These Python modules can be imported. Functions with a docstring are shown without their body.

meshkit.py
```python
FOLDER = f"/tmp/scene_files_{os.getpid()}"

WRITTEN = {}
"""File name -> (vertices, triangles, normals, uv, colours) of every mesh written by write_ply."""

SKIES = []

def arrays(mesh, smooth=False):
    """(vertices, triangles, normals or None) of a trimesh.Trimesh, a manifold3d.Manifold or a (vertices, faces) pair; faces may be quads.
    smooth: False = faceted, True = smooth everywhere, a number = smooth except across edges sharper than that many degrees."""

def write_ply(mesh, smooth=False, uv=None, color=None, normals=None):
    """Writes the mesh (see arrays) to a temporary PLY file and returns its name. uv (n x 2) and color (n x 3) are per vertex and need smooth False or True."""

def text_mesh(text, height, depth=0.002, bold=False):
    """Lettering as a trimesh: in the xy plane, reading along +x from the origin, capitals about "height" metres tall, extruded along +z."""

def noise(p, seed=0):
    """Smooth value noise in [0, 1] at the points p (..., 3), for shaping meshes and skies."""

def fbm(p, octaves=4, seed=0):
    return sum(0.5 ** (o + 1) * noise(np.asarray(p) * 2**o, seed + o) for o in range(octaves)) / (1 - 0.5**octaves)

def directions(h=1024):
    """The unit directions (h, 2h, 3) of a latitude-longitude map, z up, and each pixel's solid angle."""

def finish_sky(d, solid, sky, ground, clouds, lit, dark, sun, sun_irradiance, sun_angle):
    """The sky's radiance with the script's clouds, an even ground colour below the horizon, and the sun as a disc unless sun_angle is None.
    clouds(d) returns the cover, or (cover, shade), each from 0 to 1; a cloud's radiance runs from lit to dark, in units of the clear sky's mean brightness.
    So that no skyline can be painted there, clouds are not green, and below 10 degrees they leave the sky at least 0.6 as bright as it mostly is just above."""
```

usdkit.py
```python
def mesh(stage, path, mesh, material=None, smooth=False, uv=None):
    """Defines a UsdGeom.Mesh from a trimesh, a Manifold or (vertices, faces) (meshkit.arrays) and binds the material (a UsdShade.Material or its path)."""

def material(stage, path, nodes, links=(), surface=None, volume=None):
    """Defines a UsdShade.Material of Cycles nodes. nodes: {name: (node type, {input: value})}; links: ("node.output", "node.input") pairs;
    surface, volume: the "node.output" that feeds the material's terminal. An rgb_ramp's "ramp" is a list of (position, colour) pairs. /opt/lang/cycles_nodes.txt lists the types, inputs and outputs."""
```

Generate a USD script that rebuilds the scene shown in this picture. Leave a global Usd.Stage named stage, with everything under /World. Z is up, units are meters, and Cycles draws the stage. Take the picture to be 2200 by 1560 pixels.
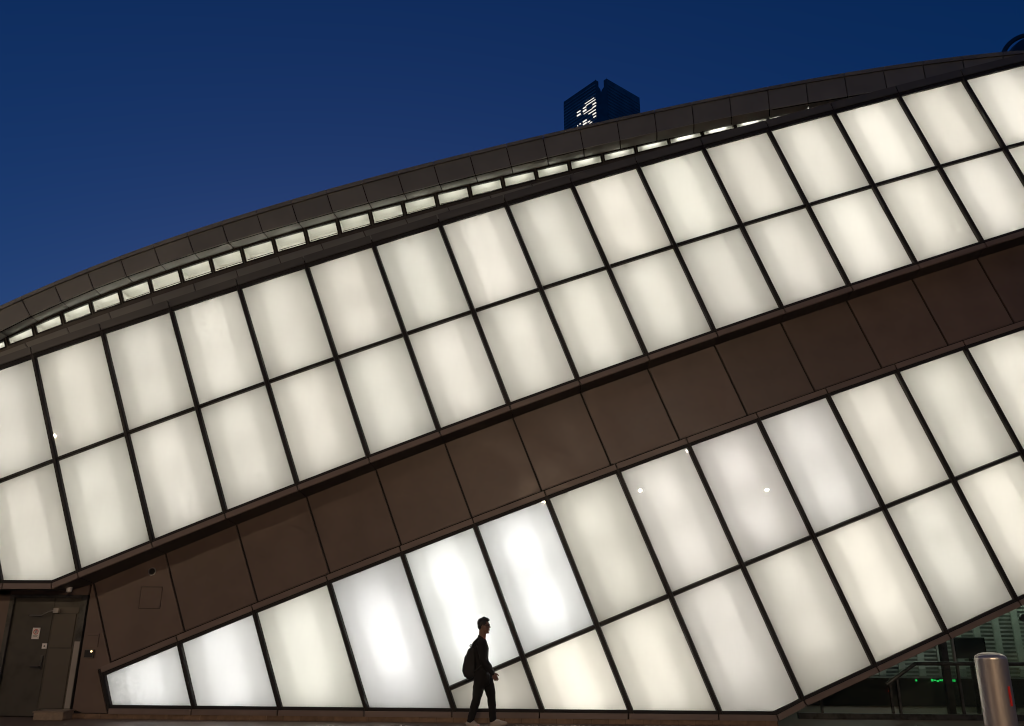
import math, random
import numpy as np, trimesh, usdkit, manifold3d
from manifold3d import Manifold
from shapely.geometry import Polygon, box as sbox
from shapely.ops import unary_union
from pxr import Usd, UsdGeom, UsdLux, UsdShade, Gf, Sdf

rng = random.Random(7)
stage = Usd.Stage.CreateInMemory()
UsdGeom.SetStageUpAxis(stage, 'Z')
UsdGeom.SetStageMetersPerUnit(stage, 1.0)
UsdGeom.Xform.Define(stage, '/World')
UsdGeom.Scope.Define(stage, '/World/Looks')

# ---------------------------------------------------------------- camera, sky, light, exposure
PITCH, YAW, ROLL, FOCAL = 0.305, 0.045, 0.005, 1740.0 / 2200.0
fwd = np.array([-math.sin(YAW) * math.cos(PITCH), math.cos(YAW) * math.cos(PITCH), math.sin(PITCH)])
rt = np.array([math.cos(YAW), math.sin(YAW), 0.0])
upv = np.cross(rt, fwd)
r2 = math.cos(ROLL) * rt + math.sin(ROLL) * upv
u2 = -math.sin(ROLL) * rt + math.cos(ROLL) * upv
cam = UsdGeom.Camera.Define(stage, '/World/camera')
cam.CreateHorizontalApertureAttr(36.0)
cam.CreateVerticalApertureAttr(36.0 * 726 / 1024)
cam.CreateFocalLengthAttr(36.0 * FOCAL)
cam.CreateClippingRangeAttr(Gf.Vec2f(0.05, 20000))
cam.AddTransformOp().Set(Gf.Matrix4d(*r2, 0, *u2, 0, *(-fwd), 0, 0, 0, 1.75, 1))
cam.CreateExposureAttr(0.0)

SUN_EL, SUN_ROT = math.radians(2.3), math.radians(-11.0)           # the sun has all but set, far behind the building
SKY = 0.10
sky_mat = usdkit.material(stage, '/World/Looks/sky', {
    'sky': ('sky_texture', {'sky_type': 'single_scattering', 'sun_disc': False, 'sun_elevation': SUN_EL, 'sun_rotation': SUN_ROT,
                            'altitude': 20.0, 'air_density': 1.0, 'aerosol_density': 1.6, 'ozone_density': 6.7}),
    'wb': ('vector_math', {'math_type': 'multiply', 'vector2': (1.35, 1.12, 1.12)}),            # the camera's white balance
    'bg': ('background_shader', {'strength': SKY})}, [('sky.color', 'wb.vector1'), ('wb.vector', 'bg.color')], surface='bg.background')
dome = UsdLux.DomeLight.Define(stage, '/World/sky')
dome.CreateIntensityAttr(1.0)
UsdShade.MaterialBindingAPI.Apply(dome.GetPrim()).Bind(sky_mat)
dome.GetPrim().SetCustomDataByKey('kind', 'structure')
sun = UsdLux.DistantLight.Define(stage, '/World/sun')
sun.CreateIntensityAttr(0.02); sun.CreateAngleAttr(0.5); sun.CreateNormalizeAttr(True); sun.CreateColorAttr(Gf.Vec3f(1.0, 0.75, 0.55))
sd = np.array([math.sin(SUN_ROT) * math.cos(SUN_EL), math.cos(SUN_ROT) * math.cos(SUN_EL), math.sin(SUN_EL)])   # towards the sun
sx = np.cross([0, 0, 1.0], sd); sx /= np.linalg.norm(sx); sy = np.cross(sd, sx)
sun.AddTransformOp().Set(Gf.Matrix4d(*sx, 0, *sy, 0, *sd, 0, 0, 0, 0, 1))

LAMP = 3.4          # lamps inside the light boxes
WINDOW_LAMP = 0.33   # lamps inside the clerestory windows
STREET = 10000.0       # street lamps across the plaza, radiance of the lens

# ---------------------------------------------------------------- materials
def principled(name, color, rough=0.5, metallic=0.0, var=0.0, scale=6.0, bump=0.0, spec=0.5, **more):
    nodes = {'p': ('principled_bsdf', {'base_color': color, 'roughness': rough, 'metallic': metallic, 'specular_ior_level': spec, **more})}
    links = []
    if var or bump:
        nodes['tc'] = ('texture_coordinate', {})
        nodes['n'] = ('noise_texture', {'scale': scale, 'detail': 5.0, 'roughness': 0.6})
        links.append(('tc.object', 'n.vector'))
    if var:
        lo = tuple(c * (1 - var) for c in color); hi = tuple(min(1, c * (1 + var)) for c in color)
        nodes['r'] = ('rgb_ramp', {'ramp': [(0.3, lo), (0.7, hi)]})
        nodes['oi'] = ('object_info', {})
        nodes['m'] = ('map_range', {'from_min': 0.0, 'from_max': 1.0, 'to_min': 1 - var * 0.7, 'to_max': 1 + var * 0.7})
        nodes['mul'] = ('vector_math', {'math_type': 'scale'})
        links += [('n.fac', 'r.fac'), ('r.color', 'mul.vector1'), ('oi.random', 'm.value'), ('m.result', 'mul.scale'), ('mul.vector', 'p.base_color')]
        nodes['rr'] = ('map_range', {'from_min': 0.3, 'from_max': 0.7, 'to_min': max(0.02, rough - 0.08), 'to_max': min(1, rough + 0.08)})
        links += [('n.fac', 'rr.value'), ('rr.result', 'p.roughness')]
    if bump:
        nodes['b'] = ('bump', {'strength': bump, 'distance': 0.01})
        links += [('n.fac', 'b.height'), ('b.normal', 'p.normal')]
    return usdkit.material(stage, '/World/Looks/' + name, nodes, links, surface='p.BSDF')

def emitter(name, color, strength):
    return usdkit.material(stage, '/World/Looks/' + name, {'e': ('emission', {'color': color, 'strength': strength})}, [], surface='e.emission')

def diffusing_glass(name, color, gloss_rough=0.006):
    # satin glass: scatters the lamps behind it, mirrors the street in front
    return usdkit.material(stage, '/World/Looks/' + name, {
        'pos': ('geometry', {}), 'map': ('mapping', {'scale': (2.6, 1.0, 0.55)}), 'nz': ('noise_texture', {'scale': 1.6, 'detail': 6.0, 'roughness': 0.62}),
        'rp': ('rgb_ramp', {'ramp': [(0.25, tuple(v * 0.96 for v in color)), (0.72, color)]}),
        't': ('translucent_bsdf', {'color': color}), 'd': ('diffuse_bsdf', {'color': (0.45, 0.45, 0.43)}),
        'g': ('glossy_bsdf', {'color': (1, 1, 1), 'roughness': gloss_rough}), 'f': ('fresnel', {'IOR': 1.5}),
        'm1': ('mix_closure', {'fac': 0.25}), 'm2': ('mix_closure', {})},
        [('pos.position', 'map.vector'), ('map.vector', 'nz.vector'), ('nz.fac', 'rp.fac'), ('rp.color', 't.color'), ('t.BSDF', 'm1.closure1'), ('d.BSDF', 'm1.closure2'), ('f.fac', 'm2.fac'), ('m1.closure', 'm2.closure1'), ('g.BSDF', 'm2.closure2')], surface='m2.closure')

def clear_pane(name, tint=(0.92, 0.95, 0.92), rough=0.01):
    return usdkit.material(stage, '/World/Looks/' + name, {
        't': ('transparent_bsdf', {'color': tint}), 'g': ('glossy_bsdf', {'color': (1, 1, 1), 'roughness': rough}), 'f': ('fresnel', {'IOR': 1.5}),
        'm': ('mix_closure', {})}, [('f.fac', 'm.fac'), ('t.BSDF', 'm.closure1'), ('g.BSDF', 'm.closure2')], surface='m.closure')

M = dict(
    satin=diffusing_glass('satin_glass', (0.80, 0.79, 0.76)),
    lining=principled('box_lining', (0.80, 0.80, 0.78), 0.7, spec=0.2),
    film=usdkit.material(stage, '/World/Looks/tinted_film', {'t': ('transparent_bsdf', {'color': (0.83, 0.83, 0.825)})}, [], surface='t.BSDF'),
    bronze=principled('dark_bronze', (0.013, 0.011, 0.009), 0.5, var=0.15, scale=3.0, spec=0.3),
    bead=principled('bronze_bead', (0.060, 0.053, 0.044), 0.4),
    gasket=principled('black_gasket', (0.008, 0.007, 0.006), 0.7),
    trim=principled('brown_trim', (0.180, 0.135, 0.110), 0.45, var=0.10, scale=2.0, bump=0.04),
    brown=principled('brown_cladding', (0.138, 0.098, 0.077), 0.42, var=0.13, scale=1.3, bump=0.05),
    cap=principled('grey_brown_trim', (0.094, 0.097, 0.088), 0.48, var=0.10, scale=2.0),
    fascia=principled('grey_brown_fascia', (0.180, 0.186, 0.168), 0.46, var=0.12, scale=1.2, bump=0.05),
    soffit=principled('soffit_sheet', (0.46, 0.46, 0.42), 0.5, var=0.10, scale=2.0, bump=0.1),
    dsoffit=principled('dark_soffit', (0.075, 0.066, 0.055), 0.55, var=0.1),
    core=principled('roof_sheet', (0.05, 0.05, 0.05), 0.7),
    white=principled('white_reveal', (0.78, 0.78, 0.74), 0.6, spec=0.2),
    pane=clear_pane('window_pane'),
    tile=principled('plinth_tile', (0.19, 0.12, 0.07), 0.5, var=0.22, scale=9.0, bump=0.15),
    mortar=principled('dark_joint', (0.02, 0.016, 0.013), 0.9),
    ground=principled('paving', (0.17, 0.125, 0.09), 0.6, var=0.25, scale=4.0, bump=0.2),
    door=principled('door_paint', (0.060, 0.055, 0.042), 0.4, var=0.12, scale=3.0, bump=0.05),
    plate=principled('door_plate', (0.15, 0.135, 0.11), 0.32, metallic=0.7, var=0.0),
    steel=principled('brushed_steel', (0.52, 0.50, 0.46), 0.30, metallic=1.0),
    dsteel=principled('dark_steel', (0.10, 0.10, 0.09), 0.35, metallic=0.8, var=0.1),
    sign=principled('sign_white', (0.72, 0.70, 0.66), 0.5),
    red=principled('red_print', (0.55, 0.03, 0.02), 0.4),
    black=principled('black_plastic', (0.012, 0.012, 0.012), 0.45),
    stone=principled('step_stone', (0.25, 0.19, 0.13), 0.55, var=0.2, scale=12.0, bump=0.25),
    bollard=principled('bollard_steel', (0.50, 0.46, 0.41), 0.33, metallic=0.85),
    glass=clear_pane('dark_glass', (0.84, 0.88, 0.84)),
    louvre=principled('louvre_sheet', (0.44, 0.49, 0.43), 0.5, var=0.1, scale=4.0),
    louvreback=principled('louvre_backing', (0.27, 0.30, 0.26), 0.6, var=0.1),
    dsign=principled('dark_board', (0.035, 0.042, 0.042), 0.5, var=0.05),
    dwall=principled('dark_wall', (0.045, 0.050, 0.044), 0.6, var=0.2, scale=1.5),
    tower=principled('tower_curtain_wall', (0.16, 0.165, 0.175), 0.35, var=0.3, scale=0.15),
    towerband=principled('tower_spandrel', (0.34, 0.34, 0.35), 0.4, var=0.4, scale=0.1),
    towerlit=emitter('tower_window_light', (1.0, 0.96, 0.88), 1.1),
    domem=principled('dome_metal', (0.09, 0.095, 0.085), 0.4, var=0.15),
    green=emitter('green_display', (0.03, 1.0, 0.18), 0.7),
    redled=emitter('red_indicator', (1.0, 0.10, 0.04), 0.5),
    warmled=emitter('warm_indicator', (1.0, 0.72, 0.32), 3.0),
    skin=principled('skin', (0.20, 0.105, 0.072), 0.5, subsurface_weight=0.1, subsurface_scale=0.01),
    hair=principled('black_hair', (0.008, 0.007, 0.006), 0.45, bump=0.4, scale=60.0),
    jacket=principled('black_jacket', (0.007, 0.0065, 0.006), 0.85, bump=0.35, scale=14.0),
    trouser=principled('charcoal_trousers', (0.009, 0.008, 0.007), 0.9, bump=0.35, scale=12.0),
    shoe=principled('pale_shoe', (0.40, 0.35, 0.29), 0.6, bump=0.1, scale=30.0),
    bag=principled('black_backpack', (0.010, 0.010, 0.009), 0.7, bump=0.3, scale=20.0),
    lens=emitter('street_lamp_lens', (1.0, 0.74, 0.50), STREET),
    speck=emitter('far_window_light', (1.0, 0.93, 0.80), 10.0),
    lens_dim=emitter('street_lamp_lens_dim', (1.0, 0.80, 0.60), STREET * 0.30), lens_hot=emitter('street_lamp_lens_hot', (1.0, 0.70, 0.46), STREET * 1.2),
    post=principled('lamp_post_paint', (0.06, 0.06, 0.06), 0.45),
    tube=emitter('fluorescent_tube', (0.86, 1.0, 0.86), 21.0),
)

# ---------------------------------------------------------------- helpers
taken = {}
def numbered(parent, name):
    k = taken.get((parent, name), 0); taken[(parent, name)] = k + 1
    return f'{parent}/{name}' + (f'_{k:03d}' if k else '')
def obj(name, mesh, mat, parent='/World', smooth=False):
    path = numbered(parent, name)
    usdkit.mesh(stage, path, mesh, M[mat] if isinstance(mat, str) else mat, smooth=smooth)
    return path
def tag(path, label=None, cat=None, group=None, kind=None):
    p = stage.GetPrimAtPath(path)
    for k, v in (('label', label), ('category', cat), ('group', group), ('kind', kind)):
        if v: p.SetCustomDataByKey(k, v)
    return path
def thing(name, label, cat, group=None, loc=None):
    path = numbered('/World', name)
    x = UsdGeom.Xform.Define(stage, path)
    if loc is not None: x.AddTranslateOp().Set(Gf.Vec3d(*map(float, loc)))
    return tag(path, label, cat, group)
def cat(ms): return trimesh.util.concatenate([m for m in ms if m is not None])
def bx(x0, x1, y0, y1, z0, z1):
    m = trimesh.creation.box([x1 - x0, y1 - y0, z1 - z0]); m.apply_translation([(x0 + x1) / 2, (y0 + y1) / 2, (z0 + z1) / 2]); return m
def slab(poly, y0, y1):
    """A polygon in the (x, z) plane pushed from y0 to y1."""
    out = []
    for g in getattr(poly, 'geoms', [poly]):
        if g.is_empty or g.area < 1e-5: continue
        m = trimesh.creation.extrude_polygon(g, y1 - y0, engine='earcut')
        v = m.vertices.copy()
        m = trimesh.Trimesh(np.c_[v[:, 0], y1 - v[:, 2], v[:, 1]], m.faces, process=False)
        out.append(m)
    return cat(out) if out else None
def sheet(poly, y, ret=0.012):
    """A pane seen from the front with folded edges: front face and returned rim, open at the back."""
    v, f = map(np.asarray, trimesh.creation.triangulate_polygon(poly, engine='earcut'))
    v3 = np.c_[v[:, 0], np.full(len(v), y), v[:, 1]]
    n = np.cross(v3[f[0][1]] - v3[f[0][0]], v3[f[0][2]] - v3[f[0][0]])
    if n[1] > 0: f = f[:, ::-1]
    parts = [trimesh.Trimesh(v3, f, process=False)]
    c = np.array(poly.exterior.coords)[:-1]
    for a, b in zip(c, np.roll(c, -1, 0)):
        q = np.array([[a[0], y, a[1]], [b[0], y, b[1]], [b[0], y + ret, b[1]], [a[0], y + ret, a[1]]])
        parts.append(trimesh.Trimesh(q, [[0, 1, 2], [0, 2, 3]], process=False))
    return cat(parts)
def tray(poly, y0, y1):
    """An open box: side walls along the polygon and a back."""
    v, f = map(np.asarray, trimesh.creation.triangulate_polygon(poly, engine='earcut'))
    parts = [trimesh.Trimesh(np.c_[v[:, 0], np.full(len(v), y1), v[:, 1]], f, process=False)]
    c = np.array(poly.exterior.coords)[:-1]
    for a, b in zip(c, np.roll(c, -1, 0)):
        q = np.array([[a[0], y0, a[1]], [b[0], y0, b[1]], [b[0], y1, b[1]], [a[0], y1, a[1]]])
        parts.append(trimesh.Trimesh(q, [[0, 1, 2], [0, 2, 3]], process=False))
    return cat(parts)
def bar2(a, b, w, y0, y1, bevel=0.0):
    """A bar along the facade from a to b (x, z), w wide, from y0 (front) to y1, front edges chamfered."""
    a, b = np.asarray(a, float), np.asarray(b, float)
    d = (b - a) / np.linalg.norm(b - a); n = np.array([-d[1], d[0]])
    h = w / 2; e = bevel
    prof = [(-h, y1), (-h, y0 + e * 1.5), (-h + e, y0), (h - e, y0), (h, y0 + e * 1.5), (h, y1)] if e else [(-h, y1), (-h, y0), (h, y0), (h, y1)]
    k = len(prof); v = []
    for p in (a, b):
        for s, y in prof:
            q = p + n * s; v.append([q[0], y, q[1]])
    f = []
    for i in range(k):
        j = (i + 1) % k; f += [[i, j, k + j], [i, k + j, k + i]]
    for i in range(1, k - 1): f += [[0, i + 1, i], [k, k + i, k + i + 1]]
    m = trimesh.Trimesh(v, f, process=False); m.fix_normals(); return m
def offset_line(pts, d):
    """Polyline moved by d to its left, mitred."""
    p = np.asarray(pts, float); t = np.diff(p, axis=0); t /= np.linalg.norm(t, axis=1)[:, None]
    n = np.c_[-t[:, 1], t[:, 0]]; out = []
    for i in range(len(p)):
        a = n[max(i - 1, 0)]; b = n[min(i, len(n) - 1)]; m = (a + b); m /= np.linalg.norm(m)
        out.append(p[i] + m * d / max(0.3, m @ a))
    return np.array(out)
def strip_piece(pa, pb, i, y0, y1, gap=0.012):
    """The piece between two polylines at segment i, with a small joint at either end."""
    a0, a1, b0, b1 = pa[i], pa[i + 1], pb[i], pb[i + 1]
    t = (a1 - a0) / np.linalg.norm(a1 - a0)
    return slab(Polygon([a0 + t * gap, a1 - t * gap, b1 - t * gap, b0 + t * gap]), y0, y1)
def tube(pts, r, n=10):
    out = []
    for a, b in zip(pts[:-1], pts[1:]):
        a, b = np.asarray(a, float), np.asarray(b, float)
        out.append(trimesh.creation.cylinder(radius=r, sections=n, segment=[a, b]))
    for p in pts[1:-1]:
        s = trimesh.creation.icosphere(2, r); s.apply_translation(p); out.append(s)
    return cat(out)
def lamp_light(parent, pos, radius, intensity, color):
    path = numbered(parent, 'lamp')
    l = UsdLux.SphereLight.Define(stage, path)
    l.CreateRadiusAttr(radius); l.CreateIntensityAttr(intensity); l.CreateColorAttr(Gf.Vec3f(*color)); l.CreateNormalizeAttr(True)
    l.AddTranslateOp().Set(Gf.Vec3d(*map(float, pos)))

def curve(cx, cz):
    return lambda i: np.array([np.polyval(cx, i), np.polyval(cz, i)])

# ---------------------------------------------------------------- ground
YB, YL, YF, YC, YW = 14.9, 15.3, 15.25, 15.6, 15.42
g = trimesh.Trimesh([[-900, -900, 0], [900, -900, 0], [900, 1500, 0], [-900, 1500, 0]], [[0, 1, 2], [0, 2, 3]], process=False)
tag(obj('ground', g, 'ground'), kind='structure')

# ---------------------------------------------------------------- the building
B = thing('lightbox_building', 'long building with two sloping bands of glowing white glass panels and a curved grey fascia', 'building')

UT = curve([0.0025129729, 1.3271029436, -10.2257431124], [-0.0043090575, 0.4883337996, 6.685701082])
UM = curve([0.0019186197, 1.3176264422, -9.4194913019], [-0.0044508582, 0.51868627, 4.592518306])
UB = curve([0.001795648, 1.3014192269, -8.6009413398], [-0.0040822722, 0.5408535748, 2.525260683])
LT = curve([0.0015830814, 1.3359543443, -6.7449529035], [-0.0037580382, 0.5438557974, 1.2939817358])
LM = curve([-0.0005474571, 1.3399429615, -5.8225935711], [-0.0026810415, 0.5631949241, -1.1262351679])
LB = curve([1.3026215861, -4.7409810098], [0.5557970548, -3.4585800453])
WJT = curve([0.0023858719, 1.2984333807, -8.5464457667], [-0.004554619, 0.5528027864, 2.3265411284])
WJB = curve([0.0013266459, 1.3058438148, -7.9939724276], [-0.0032248077, 0.5392945948, 0.9183418155])

WARM, NEUT, COOL, GREEN_, PINK = (1.0, 0.953, 0.862), (1.0, 0.960, 0.875), (0.965, 0.97, 1.0), (0.995, 0.965, 0.872), (1.0, 0.956, 0.875)

def light_band(name, cells, outline, yf, mulls, trans, bright, tint):
    """cells: {(i, row): polygon}; outline: the region the glass may cover."""
    lining, band_pieces = [], []
    cavity = []
    for key, c in cells.items():
        c = c.intersection(outline)
        if c.is_empty or c.area < 0.03: continue
        inner = c.buffer(-0.02, join_style='mitre')
        lining.append(tray(inner, yf + 0.075, yf + 0.88)); cavity.append((key, c))
    path = tag(obj(name, cat(lining), 'lining', B))
    for key, c in cavity:
        i, row = key
        pane = c.buffer(-0.022, join_style='mitre')
        if pane.is_empty or pane.area < 0.02: continue
        obj('glass_panel', sheet(pane, yf + 0.062), 'satin', path)
        # lamps and baffles follow the panel's own axis
        full = cells[key]; q = np.array(full.exterior.coords)[:4]       # top left, top right, bottom right, bottom left
        top, bot = (q[0] + q[1]) / 2, (q[3] + q[2]) / 2
        ax = bot - top; wd = (q[1] - q[0]); 
        k = bright(i, row) * rng.uniform(0.975, 1.025); col = tint(i, row)
        frac = c.area / full.area
        s_hi, s_lo = (0.20, 0.62) if (name == 'lower_light_band' and row == 1 and i >= 6) else (0.27, 0.74)
        if frac <= 0.8 and c.area > 1.0:
            b_ = c.bounds; cc = np.array(c.centroid.coords[0]); un = ax / np.linalg.norm(ax)
            spots = [(cc - un * 0.42, k), (cc + un * 0.42, k)]
        elif frac > 0.8: spots = [(s_hi, k), (s_lo, k)]
        else:
            cc = np.array(c.centroid.coords[0]); spots = None
        if spots:
            for s, kk in spots:
                p = (top + ax * s if np.ndim(s) == 0 else s) + wd * rng.uniform(-0.04, 0.02)
                kk *= rng.uniform(0.94, 1.06)
                lamp_light(path, [p[0], yf + 0.70, p[1]], 0.06, LAMP * kk, [v * rng.uniform(0.993, 1.007) for v in col])
        else:
            lamp_light(path, [cc[0] + 0.05, yf + 0.70, cc[1]], 0.06, LAMP * k * max(0.4, 2.0 * frac), col)
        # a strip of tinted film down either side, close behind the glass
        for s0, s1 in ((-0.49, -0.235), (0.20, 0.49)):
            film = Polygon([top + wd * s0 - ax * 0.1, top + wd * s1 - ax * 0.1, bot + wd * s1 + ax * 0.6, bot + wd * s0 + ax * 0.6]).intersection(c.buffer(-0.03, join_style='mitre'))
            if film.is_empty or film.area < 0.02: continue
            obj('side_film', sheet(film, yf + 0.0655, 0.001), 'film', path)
    for a, b in mulls:
        obj('mullion', bar2(a, b, 0.072, yf - 0.01, yf + 0.12, 0.012), 'bronze', path)
        obj('glazing_bead', bar2(a, b, 0.106, yf + 0.028, yf + 0.132, 0.018), 'bead', path)
    for a, b in trans:
        d = (np.asarray(b) - a) / np.linalg.norm(np.asarray(b) - a)
        obj('transom', bar2(np.asarray(a) + d * 0.049, np.asarray(b) - d * 0.049, 0.058, yf - 0.004, yf + 0.12, 0.010), 'bronze', path)
        obj('glazing_bead', bar2(np.asarray(a) + d * 0.053, np.asarray(b) - d * 0.053, 0.086, yf + 0.032, yf + 0.131, 0.016), 'bead', path)
    return path

# --- upper band
ZC = 2.338
NI = list(range(-2, 17))
def cut_low(p, q, z):                                                 # point on p-q at height z
    t = (z - q[1]) / (p[1] - q[1]); return q + (p - q) * t
up_cells = {}
for i in NI[:-1]:
    up_cells[(i, 0)] = Polygon([UT(i), UT(i + 1), UM(i + 1), UM(i)])
    up_cells[(i, 1)] = Polygon([UM(i), UM(i + 1), UB(i + 1), UB(i)])
b0 = UB(0); bend = cut_low(UB(0), UB(-1), ZC)
low_line = [np.array([-11.6, ZC]), np.array([-9.95, ZC]), bend] + [UB(i) for i in range(0, 17)]
up_out = Polygon([np.array([-12.9, ZC])] + low_line[1:] + [UT(i) for i in reversed(NI)])
def up_mull(i):
    a = UT(i); b = UB(i)
    d = (a - b) / np.linalg.norm(a - b)
    if b[1] < ZC: b = cut_low(a, b, ZC)
    return a + d * 0.10, b - d * 0.03
def ub(i, row): return 0.90 + 0.03 * math.sin(i * 1.7 + row * 2.1) 
def ut(i, row): return [WARM, NEUT, PINK, GREEN_][(i * 7 + row * 3) % 4] if i < 10 else [NEUT, WARM, PINK][(i + row) % 3]
upper = light_band('upper_light_band', up_cells, up_out, YB, [up_mull(i) for i in range(-1, 16)],
                   [(UM(i), UM(i + 1)) for i in range(-2, 16)], ub, ut)
top_line = [UT(i) for i in NI]
tl = np.array(top_line); ll = np.array(low_line)
tp0, tp1, tp2 = offset_line(tl, -0.045), offset_line(tl, 0.035), offset_line(tl, 0.20)
lp0, lp1, lp2 = offset_line(ll, 0.03), offset_line(ll, -0.028), offset_line(ll, -0.125)
for i in range(len(tl) - 1):
    obj('top_rail', strip_piece(tp0, tp1, i, YB + 0.002, YB + 0.13, 0.0), 'gasket', upper)
    obj('cap_trim', strip_piece(tp1, tp2, i, YB - 0.02, YB + 0.60), 'cap', upper)
for i in range(len(ll) - 1):
    obj('bottom_rail', strip_piece(lp0, lp1, i, YB + 0.002, YB + 0.13, 0.0), 'gasket', upper)
    obj('bottom_trim', strip_piece(lp1, lp2, i, YB - 0.02, YB + 0.05), 'trim', upper)
# the underside of the band back to the recessed wall: one sheet per bay
back = [np.array([-11.6, 2.20]), np.array([-9.95, 2.20]), WJT(0) + np.array([-0.45, -0.13])] + [WJT(i) for i in range(0, 17)]
for i in range(len(ll) - 1):
    a, b = lp2[i], lp2[i + 1]; c, d = back[i + 1], back[i]
    t = (b - a) / np.linalg.norm(b - a) * 0.008
    lo = [[*(a + t), YB + 0.05], [*(b - t), YB + 0.05], [*(c - t), YW + 0.03], [*(d + t), YW + 0.03]]
    v = [[p[0], p[2], p[1]] for p in lo] + [[p[0], p[2], p[1] + 0.03] for p in lo]
    obj('soffit_panel', trimesh.Trimesh(v, [[0, 2, 1], [0, 3, 2], [4, 5, 6], [4, 6, 7], [0, 1, 5], [0, 5, 4], [1, 2, 6], [1, 6, 5], [2, 3, 7], [2, 7, 6], [3, 0, 4], [3, 4, 7]], process=False), 'dsoffit', upper)

# --- lower band
lo_cells = {}
base_y = 0.20
LI = list(range(-1, 14))
LTe = lambda i: LT(i)
for i in LI[:-1]:
    a, b, c, d = LT(i), LT(i + 1), LM(i + 1), LM(i)
    if i < 3:
        dn = lambda j: LT(j) + (LM(j) - LT(j)) * 1.6
        lo_cells[(i, 0)] = Polygon([a, b, dn(i + 1) if i < 2 else LM(3) + (LM(3) - LT(3)) * 0.6, dn(i)])
    else:
        lo_cells[(i, 0)] = Polygon([a, b, c, d])
        lo_cells[(i, 1)] = Polygon([c, d, d + (d - a) * 1.0, c + (c - b) * 1.0][::-1]) if False else Polygon([d, c, c + (LB(i + 1) - c) * (1.0 if i >= 6 else 1.0), d + (LB(i) - d)])
slope_end = np.array([3.939, base_y])
base_line = [np.array([-7.86, base_y])] + [np.array([x, base_y]) for x in (-6.35, -4.80, -3.26, -1.71, -0.18, 1.36, 2.91)] + [np.array([3.90, base_y]), LB(7)] + [LB(i) for i in range(8, 14)]
left_edge = [LT(-1), np.array([-7.86, base_y])]
lo_out = Polygon([LT(i) for i in LI] + base_line[::-1])
def lo_bottom(i):
    if i >= 7: return LB(i)
    a = LT(i); d = LM(i) - LT(i)
    return a + d * ((a[1] - base_y) / -d[1])
def lo_mull(i):
    a, b = LT(i), lo_bottom(i); d = (a - b) / np.linalg.norm(a - b)
    return a + d * (0.10 if i < 3 else 0.06), b - d * (0.075 if i < 7 else 0.03)
def lbright(i, row):
    if row == 0: return {-1: 1.02, 0: 0.97, 1: 1.02, 2: 1.5, 3: 1.7, 4: 1.8, 5: 0.95, 6: 1.1, 7: 1.1, 8: 1.1}.get(i, 0.95)
    return {3: 0.9, 4: 1.0, 5: 1.0, 6: 0.95}.get(i, 0.95)
def ltint(i, row):
    if row == 0: return {-1: COOL, 0: COOL, 1: (0.98, 0.97, 0.90), 2: COOL, 3: (0.97, 0.98, 1.0), 4: (0.97, 0.98, 1.0), 5: GREEN_, 6: (1.0, 0.95, 0.90), 7: (1.0, 0.95, 0.92), 8: (0.99, 0.95, 0.92)}.get(i, WARM)
    return {3: PINK, 4: WARM, 5: WARM, 6: (1.0, 0.95, 0.90)}.get(i, NEUT if i % 2 else WARM)
lower = light_band('lower_light_band', lo_cells, lo_out, YL, [lo_mull(i) for i in range(-1, 13)],
                   [(LM(i), LM(i + 1)) for i in range(3, 13)], lbright, ltint)
tl = np.array([LT(i) for i in LI]); ll = np.array(base_line)
tp0, tp1, tp2 = offset_line(tl, -0.040), offset_line(tl, 0.025), offset_line(tl, 0.125)
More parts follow.
